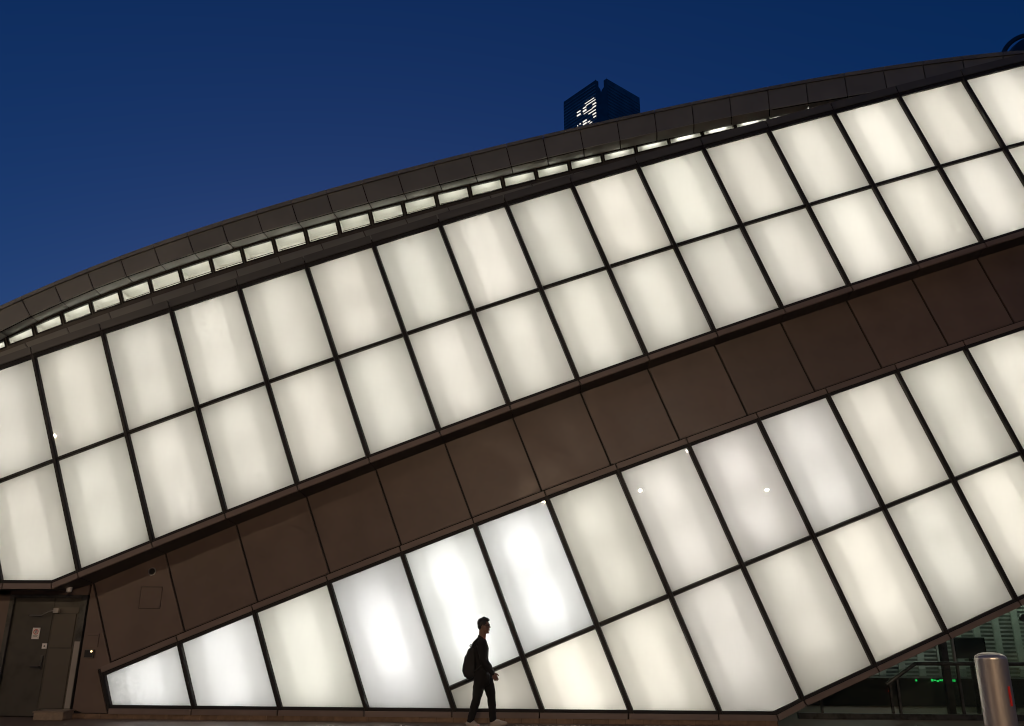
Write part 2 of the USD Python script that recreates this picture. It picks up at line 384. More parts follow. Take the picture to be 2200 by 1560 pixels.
lp0, lp1, lp2 = offset_line(ll, 0.032), offset_line(ll, -0.022), offset_line(ll, -0.115)
for i in range(len(tl) - 1):
    obj('top_rail', strip_piece(tp0, tp1, i, YL + 0.002, YL + 0.13, 0.0), 'gasket', lower)
    obj('top_trim', strip_piece(tp1, tp2, i, YL - 0.015, YL + 0.10), 'trim', lower)
for i in range(len(ll) - 1):
    obj('bottom_rail', strip_piece(lp0, lp1, i, YL + 0.002, YL + 0.13, 0.0), 'gasket', lower)
    obj('bottom_trim', strip_piece(lp1, lp2, i, YL - 0.015, YL + 0.35), 'trim', lower)

# --- recessed brown wall between the bands
band_lo = unary_union([lo_out.buffer(0.165, join_style='mitre')])
wall_poly = Polygon([(-8.60, 0.0), (-8.60, 2.42), (-9.2, 2.42)] + [tuple(WJT(i) + np.array([-0.1, 0.35])) for i in range(0, 16)] + [tuple(LT(13)), tuple(LT(13) - np.array([0, 1.0]))] + [tuple(LT(i) - np.array([0, 0.2])) for i in reversed(range(-1, 13))] + [(-7.7, 0.0)]).buffer(0)
back_poly = wall_poly.difference(lo_out.buffer(0.10, join_style='mitre'))
left_poly = wall_poly.difference(lo_out.buffer(0.115, join_style='mitre'))
wall_poly = wall_poly.difference(band_lo)
wall = tag(obj('recessed_wall', slab(back_poly, YW + 0.035, YW + 0.07), 'gasket', B))
hole = np.array([-7.458, 2.552]); hatch = Polygon([(-7.665, 2.262), (-7.258, 2.270), (-7.215, 1.900), (-7.635, 1.894)])
hatch = Polygon([(-7.62, 2.268), (-7.225, 2.268), (-7.225, 1.895), (-7.62, 1.895)])
for i in range(-1, 15):
    if i == -1:
        p = Polygon([(-8.60, 0.135), (-8.60, 2.40), tuple(WJT(0) + np.array([0.0, 0.1])), tuple(WJT(0)), tuple(WJB(0)), tuple(WJB(0) + (WJB(0) - WJT(0)) * 0.8)]).buffer(0)
    else:
        e = lambda j, t: WJT(j) + (WJB(j) - WJT(j)) * t
        p = Polygon([e(i, -0.15), e(i + 1, -0.15), e(i + 1, 1.4), e(i, 1.4)])
    p = p.buffer(-0.019, join_style='mitre').intersection(left_poly if i == -1 else wall_poly)
    if i in (0,):
        p = p.difference(hatch.buffer(0.010, join_style='mitre')).difference(Polygon([hole + 0.062 * np.array([math.cos(t), math.sin(t)]) for t in np.linspace(0, 2 * math.pi, 25)[:-1]]))
    if p.is_empty: continue
    m = slab(p, YW, YW + 0.03)
    if m is not None: obj('wall_panel', m, 'brown', wall)
obj('access_hatch', slab(hatch, YW - 0.002, YW + 0.028), 'brown', wall)
ring = trimesh.creation.annulus(r_min=0.058, r_max=0.076, height=0.03, sections=28)
ring.apply_transform(trimesh.transformations.rotation_matrix(math.pi / 2, [1, 0, 0])); ring.apply_translation([hole[0], YW + 0.004, hole[1]])
vent = obj('vent_ring', ring, 'steel', wall)

# --- plinth of small tiles under the lower band
pl = tag(obj('plinth', bx(-8.60, 3.92, YL + 0.03, YL + 0.30, 0.0, 0.088), 'mortar', B))
x = -8.59; k = 0
while x < 3.88:
    w = 0.300 + rng.uniform(-0.004, 0.004)
    if x + w > 3.91: w = 3.91 - x
    obj('tile', bx(x + 0.003, x + w - 0.003, YL + rng.uniform(0.012, 0.017), YL + 0.05, 0.002, 0.085), 'tile', pl); x += w

# --- clerestory wall, windows, strip of panels
SJT = curve([-0.0002116204, 0.0067558688, 0.8336464337, -10.9090184311], [4.289e-05, -0.0044261609, 0.3408532833, 7.1939953016])
SJB = curve([-0.0007104332, 0.0154183058, 0.7873956371, -10.7355669818], [0.0001091584, -0.0036838826, 0.330338621, 6.9905654373])
CTL = curve([-0.0001965703, 0.0109198425, 0.5265981479, -11.3006523279], [6.88901e-05, -0.0047270435, 0.2823209635, 7.3084586901])
CTR = curve([-0.0001720705, 0.0097445147, 0.5496331387, -10.8493613908], [8.23472e-05, -0.0049350243, 0.2774861659, 7.5306572621])
CBR = curve([-0.0001161032, 0.0077094568, 0.5659615121, -10.7828501416], [2.78132e-05, -0.0018476238, 0.2399605354, 7.3641559883])
CBL = curve([-0.0001504296, 0.0089821858, 0.5447109216, -11.2432579954], [6.6897e-06, -0.0011687212, 0.235834062, 7.180323984])
FJT = curve([1.906e-06, -0.0001611518, 0.0082190185, 0.6315240549, -10.9131734831], [-6.4828e-06, 0.0003353957, -0.0085853571, 0.3164230636, 8.0209016367])
FJB = curve([1.07271e-05, -0.0005614042, 0.0137316305, 0.5994320246, -10.6823376277], [-9.1802e-06, 0.0004717086, -0.010612783, 0.3179941573, 7.6655263251])
FSB = curve([1.37316e-05, -0.0006537438, 0.0143423817, 0.6062811752, -10.735492759], [-4.1285e-06, 0.0002659516, -0.0082173504, 0.3119835777, 7.6705216297])
FTOP = [-2.6055950364131284e-05, 7.279614203235136e-05, -0.004129241855050321, 0.2434169061207903, 11.719391090606377]
NW = 27
def tail(fn, n):                                                       # beyond the measured bays the last step repeats
    def f(i):
        if i <= n: return fn(i)
        s = fn(n) - fn(n - 1); return fn(n) + s * (i - n)
    return f
CTL, CTR, CBR, CBL = (tail(c, 21) for c in (CTL, CTR, CBR, CBL)); SJT, SJB = tail(SJT, 15), tail(SJB, 10)
_bl, _br = CBL, CBR
def keep_open(tp, bt):                                                 # the openings get lower to the right but never close
    def f(k):
        a, b = tp(k), bt(k); h = a - b
        return b if h[1] > 0.095 else a - np.array([-0.02, 0.095])
    return f
CBL, CBR = keep_open(CTL, _bl), keep_open(CTR, _br)
FJT, FJB, FSB = tail(FJT, 27), tail(FJB, 23), tail(FSB, 22)
wins = [Polygon([CTL(k), CTR(k), CBR(k), CBL(k)]).difference(up_out.buffer(0.06, join_style='mitre')) for k in range(-2, NW)]
head = [FSB(j) + np.array([0, 0.25]) for j in np.linspace(-2, 31, 60)]
low = [SJT(s) + np.array([0, -0.75]) for s in np.linspace(-2, 24, 40)]
cw = Polygon(head + low[::-1]).buffer(0).difference(up_out.buffer(0.03, join_style='mitre'))
cwh = cw
for w in wins: cwh = cwh.difference(w.buffer(0.010, join_style='mitre'))
cl = tag(obj('clerestory_wall', slab(cwh, YC, YC + 0.05), 'bead', B))
for k, w in zip(range(-2, NW), wins):
    if w.is_empty or w.geom_type != 'Polygon' or w.area < 0.6 * Polygon([CTL(k), CTR(k), CBR(k), CBL(k)]).area: continue
    fr = w.buffer(0.036, join_style='mitre').difference(w.buffer(0.008, join_style='mitre'))
    wpath = obj('window', slab(fr, YC - 0.012, YC + 0.03), 'gasket', cl)
    obj('pane', sheet(w.buffer(0.008, join_style='mitre'), YC + 0.015, 0.006), 'pane', wpath)
    inner = w.buffer(0.010, join_style='mitre')
    obj('reveal', tray(inner, YC + 0.05, YC + 0.42), 'white', wpath)
    a = CBL(k) + (CTL(k) - CBL(k)) * 0.26; b = CBR(k) + (CTR(k) - CBR(k)) * 0.26
    obj('rail', bar2(a, b, 0.012, YC + 0.09, YC + 0.105), 'dsteel', wpath)
    m0 = a + (b - a) * rng.uniform(0.1, 0.9)
    obj('strut', bar2(m0, m0 + (CBL(k) - CTL(k)) * 0.22, 0.010, YC + 0.11, YC + 0.125), 'dsteel', wpath)
    c = (CBL(k) + CBR(k)) / 2 + np.array([0.01, 0.045])
    lp = UsdLux.RectLight.Define(stage, numbered(B, 'window_lamp'))
    lp.CreateWidthAttr(0.36); lp.CreateHeightAttr(0.05); lp.CreateIntensityAttr(WINDOW_LAMP * min(1.0, 0.25 + 0.75 * (CTL(k)[1] - CBL(k)[1]) / 0.22)); lp.CreateColorAttr(Gf.Vec3f(1.0, 0.95, 0.88)); lp.CreateNormalizeAttr(True)
    d = (CBR(k) - CBL(k)); ang = math.degrees(math.atan2(d[1], d[0]))
    lp.AddTranslateOp().Set(Gf.Vec3d(c[0], YC + 0.085, c[1]))
    lp.AddRotateXYZOp().Set(Gf.Vec3f(180 - 35, -ang, 0))
for s in range(-2, 23):
    e = lambda j: (SJT(j), SJT(j) + (SJB(min(j, 10)) - SJT(min(j, 10))) * 1.8)
    (a, a2), (b, b2) = e(s), e(s + 1)
    p = Polygon([a, b, b2, a2]).buffer(-0.012, join_style='mitre').difference(up_out.buffer(0.03, join_style='mitre'))
    if p.area < 0.01: continue
    obj('strip_panel', slab(p, YC - 0.03, YC - 0.004), 'fascia', cl)

# --- roof fascia: panels, coping, soffit
NF = 31
def ftop(x): return np.array([x, np.polyval(FTOP, x)])
fj = [FJT(j) for j in range(-2, NF)]; fb = [FJB(j) for j in range(-2, NF)]; fs = [FSB(j) for j in range(-2, NF)]
fpoly = Polygon(fj + fb[::-1]).buffer(0)
fa = tag(obj('roof_fascia', slab(fpoly, YF + 0.03, YF + 0.06), 'gasket', B))
for a, b, c, d in zip(fj[:-1], fj[1:], fb[1:], fb[:-1]):
    n = (a - d) / np.linalg.norm(a - d)
    p = Polygon([a - n * 0.008, b - n * 0.008, c + n * 0.008, d + n * 0.008])
    # a slight vertical joint either side
    tt = (b - a) / np.linalg.norm(b - a) * 0.012
    p = Polygon([a - n * 0.008 + tt, b - n * 0.008 - tt, c + n * 0.008 - tt, d + n * 0.008 + tt])
    obj('fascia_panel', slab(p, YF, YF + 0.028), 'fascia', fa)
    a2, b2 = ftop(a[0]), ftop(b[0])
    a2 = a2 if a2[1] > a[1] + 0.03 else a + np.array([0, 0.05]); b2 = b2 if b2[1] > b[1] + 0.03 else b + np.array([0, 0.05])
    obj('coping', slab(Polygon([a + tt * 0.5, b - tt * 0.5, b2 - tt * 0.5, a2 + tt * 0.5]), YF - 0.03, YF + 0.9), 'fascia', fa)
for a, b, c, d in zip(fb[:-1], fb[1:], fs[1:], fs[:-1]):
    tt = (b - a) / np.linalg.norm(b - a) * 0.012
    lo = [[*(a + tt), YF + 0.002], [*(b - tt), YF + 0.002], [*(c - tt), YC - 0.002], [*(d + tt), YC - 0.002]]
    v = [[p[0], p[2], p[1]] for p in lo] + [[p[0], p[2], p[1] + 0.02] for p in lo]
    obj('soffit_panel', trimesh.Trimesh(v, [[0, 2, 1], [0, 3, 2], [4, 5, 6], [4, 6, 7], [0, 1, 5], [0, 5, 4], [1, 2, 6], [1, 6, 5], [2, 3, 7], [2, 7, 6], [3, 0, 4], [3, 4, 7]], process=False), 'soffit', fa)
# the body of the building behind the facade, open at the lower right where one can look under the band
xs = np.linspace(-30, 16.0, 60)
core = Polygon([(-30, 0)] + [(x, max(3.0, np.polyval(FTOP, max(x, -13)) - 0.1 - (0 if x > -13 else (-13 - x) * 0.3))) for x in xs] + [(16.0, 3.4), (4.2, 3.4), (3.95, 0.0)])
obj('roof_body', slab(core, 16.3, 32.0), 'core', B)

# ---------------------------------------------------------------- service door at the left
dp = tag(obj('door_frame', cat([bx(-8.735, -8.615, YW - 0.02, YW + 0.10, 0.0, 2.075), bx(-10.10, -10.02, YW - 0.02, YW + 0.10, 0.0, 2.075), bx(-10.10, -8.615, YW - 0.022, YW + 0.10, 2.075, 2.12)]), 'dsteel', B))
obj('jamb_strip', bx(-8.725, -8.625, YW - 0.028, YW - 0.021, 0.16, 1.30), 'steel', dp)
obj('door_leaf', bx(-10.015, -9.262, YW + 0.03, YW + 0.08, 0.02, 2.07), 'door', dp)
obj('door_leaf', bx(-9.254, -8.74, YW + 0.03, YW + 0.08, 0.02, 2.07), 'door', dp)
obj('kick_plate', cat([bx(-9.215, -8.800, YW + 0.015, YW + 0.031, 1.20, 1.78)]), 'plate', dp)
obj('kick_plate', bx(-9.215, -8.785, YW + 0.015, YW + 0.031, 0.16, 1.165), 'plate', dp)
obj('top_plate', bx(-9.24, -8.76, YW + 0.012, YW + 0.031, 1.80, 1.90), 'plate', dp)
hd = obj('handle', cat([bx(-9.345, -9.300, YW + 0.005, YW + 0.031, 0.80, 1.05), tube([[-9.322, YW + 0.0, 0.86], [-9.322, YW - 0.06, 0.86], [-9.47, YW - 0.06, 0.86]], 0.011)]), 'dsteel', dp)
obj('closer_arm', cat([tube([[-9.66, YW - 0.03, 1.752], [-9.42, YW - 0.05, 1.760], [-9.30, YW - 0.05, 1.82], [-9.20, YW - 0.03, 1.845]], 0.011), bx(-9.215, -9.12, YW - 0.05, YW + 0.012, 1.80, 1.885)]), 'steel', dp)
obj('header_panel', bx(-10.6, -8.615, YW, YW + 0.03, 2.125, 2.40), 'brown', dp)
obj('side_panel', bx(-11.6, -10.11, YW, YW + 0.03, 0.0, 2.40), 'brown', dp)
obj('door_backing', bx(-11.6, -8.60, YW + 0.10, YW + 0.14, 0.0, 2.42), 'gasket', dp)

ns = thing('notice_sign', 'small white notice with a red circle fixed to the service door', 'sign')
obj('plate', bx(-9.585, -9.445, YW + 0.02, YW + 0.028, 1.335, 1.535), 'sign', ns)
rg = trimesh.creation.annulus(r_min=0.036, r_max=0.047, height=0.003, sections=28); rg.apply_transform(trimesh.transformations.rotation_matrix(math.pi / 2, [1, 0, 0])); rg.apply_translation([-9.515, YW + 0.018, 1.462])
obj('ring', rg, 'red', ns)
obj('symbol', cat([bx(-9.521, -9.509, YW + 0.0165, YW + 0.0195, 1.437, 1.478), bx(-9.524, -9.506, YW + 0.0165, YW + 0.0195, 1.479, 1.49)]), 'black', ns)
obj('print_line', bx(-9.56, -9.47, YW + 0.018, YW + 0.0195, 1.392, 1.398), 'black', ns); obj('print_line', bx(-9.55, -9.48, YW + 0.018, YW + 0.0195, 1.375, 1.381), 'black', ns)
ws = thing('keyhole_plate', 'tiny white square plate with a dark centre above the door handle', 'plate')
obj('plate', bx(-9.355, -9.265, YW + 0.019, YW + 0.029, 1.168, 1.262), 'sign', ws)
dt = trimesh.creation.cylinder(radius=0.014, height=0.004, sections=16); dt.apply_transform(trimesh.transformations.rotation_matrix(math.pi / 2, [1, 0, 0])); dt.apply_translation([-9.31, YW + 0.0175, 1.214])
obj('centre', dt, 'black', ws)
ic = thing('intercom', 'small intercom box with a warm light on the wall right of the door', 'intercom')
obj('box', bx(-8.50, -8.345, YW - 0.035, YW, 1.03, 1.15), 'black', ic)
obj('frame', cat([bx(-8.51, -8.335, YW - 0.038, YW, 1.15, 1.162), bx(-8.51, -8.335, YW - 0.038, YW, 1.018, 1.03), bx(-8.51, -8.50, YW - 0.038, YW, 1.03, 1.15), bx(-8.345, -8.335, YW - 0.038, YW, 1.03, 1.15)]), 'plate', ic)
lm = trimesh.creation.icosphere(2, 0.017); lm.apply_translation([-8.375, YW - 0.04, 1.13]); obj('light', lm, 'warmled', ic)
pp = thing('wall_plate', 'blank brown square plate above the intercom', 'plate')
obj('cover', bx(-8.52, -8.29, YW - 0.018, YW, 1.20, 1.44), 'brown', pp)
obj('seam', bx(-8.50, -8.31, YW - 0.020, YW - 0.0175, 1.40, 1.404), 'gasket', pp)
fx = thing('soffit_fitting', 'short pale cylinder fitting under the band above the door', 'light fitting')
c1 = trimesh.creation.cylinder(radius=0.05, height=0.16, sections=24); c1.apply_translation([-8.875, 15.2, 2.245]); obj('body', c1, 'sign', fx, 30)
c2 = trimesh.creation.cylinder(radius=0.056, height=0.02, sections=24); c2.apply_translation([-8.875, 15.2, 2.165]); obj('rim', c2, 'plate', fx, 30)
st = thing('step_block', 'pale rectangular stone block on the ground before the door', 'step')
sb = Manifold.batch_hull([Manifold.sphere(0.012, 12).translate((x, y, z)) for x in (-9.03, -8.52) for y in (15.02, 15.34) for z in (0.014, 0.125)])
obj('block', sb, 'stone', st, 40)
obj('top_slab', bx(-9.055, -8.495, 14.995, 15.36, 0.128, 0.150), 'stone', st)

# ---------------------------------------------------------------- what shows under the band at the lower right
lw = thing('louvre_wall', 'pale green lit wall of narrow louvre columns seen under the glowing band', 'wall')
obj('wall', bx(5.0, 16.0, 21.045, 21.3, 0.0, 3.3), 'louvreback', lw)
x = 5.2; k = 0
while x < 15.5:
    sl = [bx(x, x + 0.30, 21.0, 21.035, z, z + 0.040) for z in np.arange(0.5, 3.0, 0.092)]
    tag(obj('slat_column', cat(sl), 'louvre', lw), kind='stuff')
    obj('post', bx(x + 0.31, x + 0.46, 20.99, 21.05, 0.0, 3.1), 'louvre', lw); x += 0.47
tb = thing('ceiling_light', 'fluorescent tube over the passage washing the louvre wall', 'lamp')
obj('tube', bx(6.0, 15.0, 20.0, 20.06, 3.22, 3.26), 'tube', tb); obj('housing', bx(5.9, 15.1, 19.95, 20.11, 3.265, 3.33), 'dsteel', tb)
cp = thing('display_counter', 'dark low counter with a green display behind the glass balustrade', 'counter')
obj('body', bx(4.9, 13.5, 19.0, 19.6, 0.0, 0.52), 'dwall', cp)
obj('top', bx(4.85, 13.55, 18.95, 19.65, 0.522, 0.56), 'dsteel', cp)
gm = cat([bx(7.83, 7.86, 18.93, 18.948, 0.50, 0.535)] + [bx(8.16 + i * 0.058, 8.20 + i * 0.058, 18.93, 18.948, 0.500 + 0.012 * math.sin(i * 2.3), 0.535 + 0.012 * math.cos(i * 1.7)) for i in range(9)])
obj('green_display', gm, 'green', cp)
rd = trimesh.creation.icosphere(1, 0.02); rd.apply_translation([7.25, 18.93, 0.30]); obj('red_light', rd, 'redled', cp)
bl = thing('balustrade', 'glass balustrade with steel handrail under the sloping band', 'balustrade')
YH = 16.5
obj('handrail', tube([[6.28, YH, 0.60], [6.86, YH, 0.97], [12.0, YH, 0.985]], 0.035, 12), 'dsteel', bl, 40)
for x in (6.34, 6.48): obj('post', bx(x - 0.02, x + 0.02, YH - 0.03, YH + 0.03, 0.0, 0.60 + max(0, x - 6.28) * 0.6), 'dsteel', bl)
for x in (5.05, 7.62, 8.0, 9.4): obj('post', bx(x - 0.02, x + 0.02, YH - 0.03, YH + 0.03, 0.0, 0.95 if x > 6 else 0.36), 'dsteel', bl)
for a, b in ((6.52, 7.58), (7.66, 9.36), (9.44, 11.5)): obj('glass', bx(a, b, YH - 0.006, YH + 0.006, 0.08, 0.88), 'glass', bl)
obj('base_channel', bx(4.6, 12.0, YH - 0.05, YH + 0.05, 0.0, 0.10), 'dsteel', bl)
gz = thing('glazed_screen', 'tall glazed screen with dark frame and round clamps behind the bollard', 'glass wall')
YG = 17.2
obj('mullion', bx(7.66, 7.78, YG - 0.06, YG + 0.06, 0.0, 3.3), 'dsteel', gz)
obj('bright_edge', bx(7.90, 7.93, YG - 0.04, YG + 0.04, 0.9, 3.3), 'steel', gz)
obj('rod', tube([[9.55, YG, 0.9], [9.55, YG, 3.3]], 0.025), 'dsteel', gz)
obj('pane', bx(7.80, 9.53, YG - 0.006, YG + 0.006, 0.06, 3.3), 'glass', gz); obj('pane', bx(9.57, 11.6, YG - 0.006, YG + 0.006, 0.06, 3.3), 'glass', gz)
for x in (9.34, 9.72):
    c = trimesh.creation.cylinder(radius=0.07, height=0.05, sections=24); c.apply_transform(trimesh.transformations.rotation_matrix(math.pi / 2, [1, 0, 0])); c.apply_translation([x, YG - 0.04, 1.80]); obj('clamp', c, 'dsteel', gz, 30)
sg = thing('dark_sign_board', 'dark square board standing behind the steel bollard', 'sign')
obj('board', bx(8.15, 8.72, 17.6, 17.65, 1.02, 1.40), 'dsign', sg)
obj('frame', cat([bx(8.13, 8.74, 17.59, 17.66, 1.402, 1.42), bx(8.13, 8.149, 17.59, 17.66, 1.0, 1.40), bx(8.721, 8.74, 17.59, 17.66, 1.0, 1.40)]), 'black', sg)
obj('leg', bx(8.40, 8.46, 17.60, 17.65, 0.0, 1.018), 'dsteel', sg)
bo = thing('bollard', 'thick brushed steel bollard with a domed top and a red mark at the right edge', 'bollard')
BX, BY, BR, BH = 3.452, 6.9, 0.114, 1.462
prof = [(0.0, 0.0), (BR, 0.0), (BR, BH), (BR * 0.985, BH + 0.008)] + [(BR * 0.985 * math.cos(t), BH + 0.008 + 0.042 * math.sin(t)) for t in np.linspace(0.15, math.pi / 2, 8)]
prof[-1] = (0.0, prof[-1][1])
bm = trimesh.creation.revolve(prof, sections=64); bm.apply_translation([BX, BY, 0]); obj('post', bm, 'bollard', bo, 40)
rm = trimesh.creation.annulus(r_min=BR + 0.001, r_max=BR + 0.004, height=0.14, sections=96)
keep = [i for i, t in enumerate(rm.triangles_center) if -1.26 < math.atan2(t[1], t[0]) < -1.06]
rm.update_faces(np.isin(np.arange(len(rm.faces)), keep)); rm.remove_unreferenced_vertices(); rm.apply_translation([BX, BY, 1.20]); obj('red_mark', rm, 'red', bo)

# ---------------------------------------------------------------- street lamps across the plaza (the panels mirror them)
def street_lamp(x, y, h, face, label, lens='lens'):
    t = thing('street_lamp', label, 'street lamp', 'street lamps mirrored in the glass', (x, y, 0))
    obj('pole', trimesh.creation.cylinder(radius=0.07, height=h, sections=16, transform=trimesh.transformations.translation_matrix([0, 0, h / 2])), 'post', t, 40)
    dx, dy = face
    obj('arm', tube([[0, 0, h - 0.05], [dx * 1.2, dy * 1.2, h + 0.12]], 0.04), 'post', t)
    hd = trimesh.creation.box([0.5, 0.30, 0.10]); R = trimesh.transformations.rotation_matrix(math.atan2(dy, dx), [0, 0, 1]); hd.apply_transform(R); hd.apply_translation([dx * 1.4, dy * 1.4, h + 0.14]); obj('head', hd, 'post', t)
    ln = trimesh.creation.icosphere(3, 0.08); ln.apply_scale([1.25, 1, 0.8]); ln.apply_transform(R); ln.apply_translation([dx * 1.4, dy * 1.4, h + 0.06]); obj('lens', ln, lens, t)
street_lamp(5.5, -19.4, 9.0, (0, 1), 'street lamp mirrored as a warm dot in the lower band, left of a pair', 'lens_dim')
street_lamp(13.0, -19.4, 9.0, (0, 1), 'street lamp mirrored as a warm dot in the lower band, right of a pair', 'lens_dim')
street_lamp(-21.0, -4.4, 9.0, (0, 1), 'street lamp mirrored as the big bright spot at the left edge of the upper band')
street_lamp(6.4, -7.4, 9.0, (0, 1), 'low powered street lamp mirrored beside a mullion top of the lower band', 'lens_dim')
street_lamp(-0.2, -9.4, 7.0, (0, 1), 'street lamp mirrored right above the walking man at the top of the lower band', 'lens_hot')
SPECKS = [(-52.4, 16.6, 0.25), (-48.0, 16.1, 0.32), (-42.6, 15.2, 0.28), (-21.3, 37.2, 0.33), (-19.4, 36.2, 0.34), (-15.8, 40.2, 0.21), (-5.8, 43.2, 0.2), (13.8, 55.5, 0.38), (24.7, 58.8, 0.26), (21.2, 48.6, 0.25), (49.6, 46.4, 0.42), (56.0, 46.4, 0.3), (24.7, 7.5, 0.38), (-57.9, 29.4, 0.3), (-60.4, 9.8, 0.34), (-35.9, 21.4, 0.23), (3.5, 30.1, 0.34), (6.9, 19.0, 0.39), (37.3, 26.5, 0.32), (26.8, 17.4, 0.36), (49.4, 23.6, 0.35)]
ob = thing('opposite_building', 'dark block across the plaza, mirrored only as scattered bright specks in the glass', 'building')
obj('wall', bx(-75, 75, -90, -60.3, 0, 66), 'tower', ob)
obj('roof_plant', bx(-20, 25, -85, -68, 66.02, 71), 'core', ob)
for x in np.arange(-75, 75.1, 15): obj('pier', bx(x - 0.4, x + 0.4, -60.29, -59.9, 0, 66.5), 'core', ob)
for wx, wz, ww in SPECKS: ww *= 0.5; obj('lit_window', bx(wx - ww, wx + ww, -60.28, -60.1, wz - ww * 0.7, wz + ww * 0.7), 'speck', ob)

# ---------------------------------------------------------------- far things above the roof
tw = thing('office_tower', 'dark office tower with a notched crown and scattered lit windows above the roof', 'building')
C1, A1, C2, A2 = np.array([38.5, 520.]), np.array([15., 546.]), np.array([46.8, 520.]), np.array([74.3, 546.])
def prism(pl, z0, z1):
    m = trimesh.creation.extrude_polygon(Polygon(pl), z1 - z0, engine='earcut'); m.apply_translation([0, 0, z0]); return m
mid = np.array([42.5, 524.])
obj('wall', prism([C1, mid, C2, A2, (72, 575), (18, 575), A1], 0, 379.5), 'tower', tw)
def crown(A, C, z0, zc, za, t=3.0):
    d = (A - C) / np.linalg.norm(A - C); L = np.linalg.norm(A - C); n = np.array([-d[1], d[0]]); n = n if n[1] > 0 else -n
    pr = [(0, z0), (L, z0), (L, za), (0, zc)]
    m = trimesh.creation.extrude_polygon(Polygon(pr).buffer(0), t, engine='earcut'); v = m.vertices
    P = np.c_[C[0] + d[0] * v[:, 0] + n[0] * v[:, 2], C[1] + d[1] * v[:, 0] + n[1] * v[:, 2], v[:, 1]]
    m = trimesh.Trimesh(P, m.faces, process=False); m.fix_normals(); return m
obj('crown_screen', crown(A1, C1, 379.0, 388.6, 388.4), 'tower', tw); obj('crown_screen', crown(A2, C2, 379.0, 389.6, 390.6), 'tower', tw)
obj('notched_corner', slab(Polygon([(38.5, 332), (46.8, 332), (46.8, 390.6), (46.3, 387.5), (44.6, 382.0), (43.0, 379.6), (42.3, 377.6), (41.8, 380.0), (40.1, 383.0), (39.0, 386.0), (38.5, 389.6)]), 519.6, 521.0), 'tower', tw)
def facebox(A, C, s0, s1, z0, z1, dep):
    d = (A - C) / np.linalg.norm(A - C); n = np.array([-d[1], d[0]]); n = n if n[1] < 0 else -n
    q = [C + d * s0, C + d * s1, C + d * s1 + n * dep, C + d * s0 + n * dep]
    return prism(q, z0, z1)
for A, C in ((A1, C1), (A2, C2)):
    tag(obj('floor_band', cat([facebox(A, C, 0.2, 35.0 if C is C1 else 37.6, z, z + 1.0, 0.25) for z in np.arange(332.0, 387.0, 2.75)]), 'towerband', tw), kind='stuff')
for s0, s1, z, h in [(1.8, 11.5, 373.7, 0.5), (0.5, 10.4, 371.5, 0.6), (10.4, 13.7, 370.7, 0.7), (10.3, 13.8, 368.1, 1.3), (3.5, 12.9, 365.4, 0.5), (0.1, 3.4, 368.6, 1.1), (0.2, 3.5, 366.0, 1.1), (0.5, 7.9, 362.8, 0.8), (0.2, 3.7, 360.0, 1.1), (0.3, 3.0, 357.3, 1.0), (16.6, 20.2, 370.5, 0.7), (16.5, 20.3, 367.7, 1.1), (10.4, 14.1, 359.1, 1.0), (10.4, 14.1, 356.8, 1.0), (6.8, 9.1, 356.3, 0.6), (4.6, 7.1, 354.3, 0.6), (16.7, 17.7, 359.1, 0.7), (19.7, 20.3, 358.9, 0.6)]:
    obj('lit_window', facebox(A1, C1, s0, s1, z - h * 0.40, z + h * 0.40, 0.45), 'towerlit', tw)
DX, DZ = 42.17, 46.87
dm = thing('domed_building', 'dark domed structure with a ring arch at the top right corner', 'building')
tor = trimesh.creation.torus(major_radius=3.1, minor_radius=0.20, major_sections=64, minor_sections=14)
tor.apply_transform(trimesh.transformations.rotation_matrix(math.pi / 2, [1, 0, 0])); tor.apply_translation([DX, 60, DZ]); obj('ring_arch', tor, 'domem', dm, True)
sp = trimesh.creation.icosphere(4, 2.78); sp.apply_translation([DX + 0.22, 60.6, DZ - 0.27 + 0.45]); obj('dome', sp, 'domem', dm, True)
obj('tower_base', prism([(DX - 2.6, 59), (DX + 4, 59), (DX + 4, 66), (DX - 2.6, 66)], 0, DZ - 0.4), 'tower', dm)

# ---------------------------------------------------------------- the walking man
PX, PY = -1.125, 14.70
def J(cx, cy, dy=0.0): return np.array([(cx - 855) / 687.0, dy, (1571 - cy) / 748.0])
def ball(p, r, seg=20): return Manifold.sphere(r, seg).translate(tuple(map(float, p)))
def chain(pts):
    return [Manifold.batch_hull([ball(a, ra), ball(b, rb)]) for (a, ra), (b, rb) in zip(pts[:-1], pts[1:])]
def ell(c, r): return Manifold.sphere(1.0, 28).scale(tuple(map(float, r))).translate(tuple(map(float, c)))
def union(ms):
    out = ms[0]
    for m in ms[1:]: out = out + m
    return out
def soft(m, size=0.018, it=10):
    mm = m.refine_to_length(size).to_mesh(); t = trimesh.Trimesh(mm.vert_properties[:, :3], mm.tri_verts)
    trimesh.smoothing.filter_taubin(t, iterations=it); return t
P = thing('person', 'man in dark jacket and trousers walking right past the glowing panels, wearing glasses', 'person', None, (PX, PY, 0))
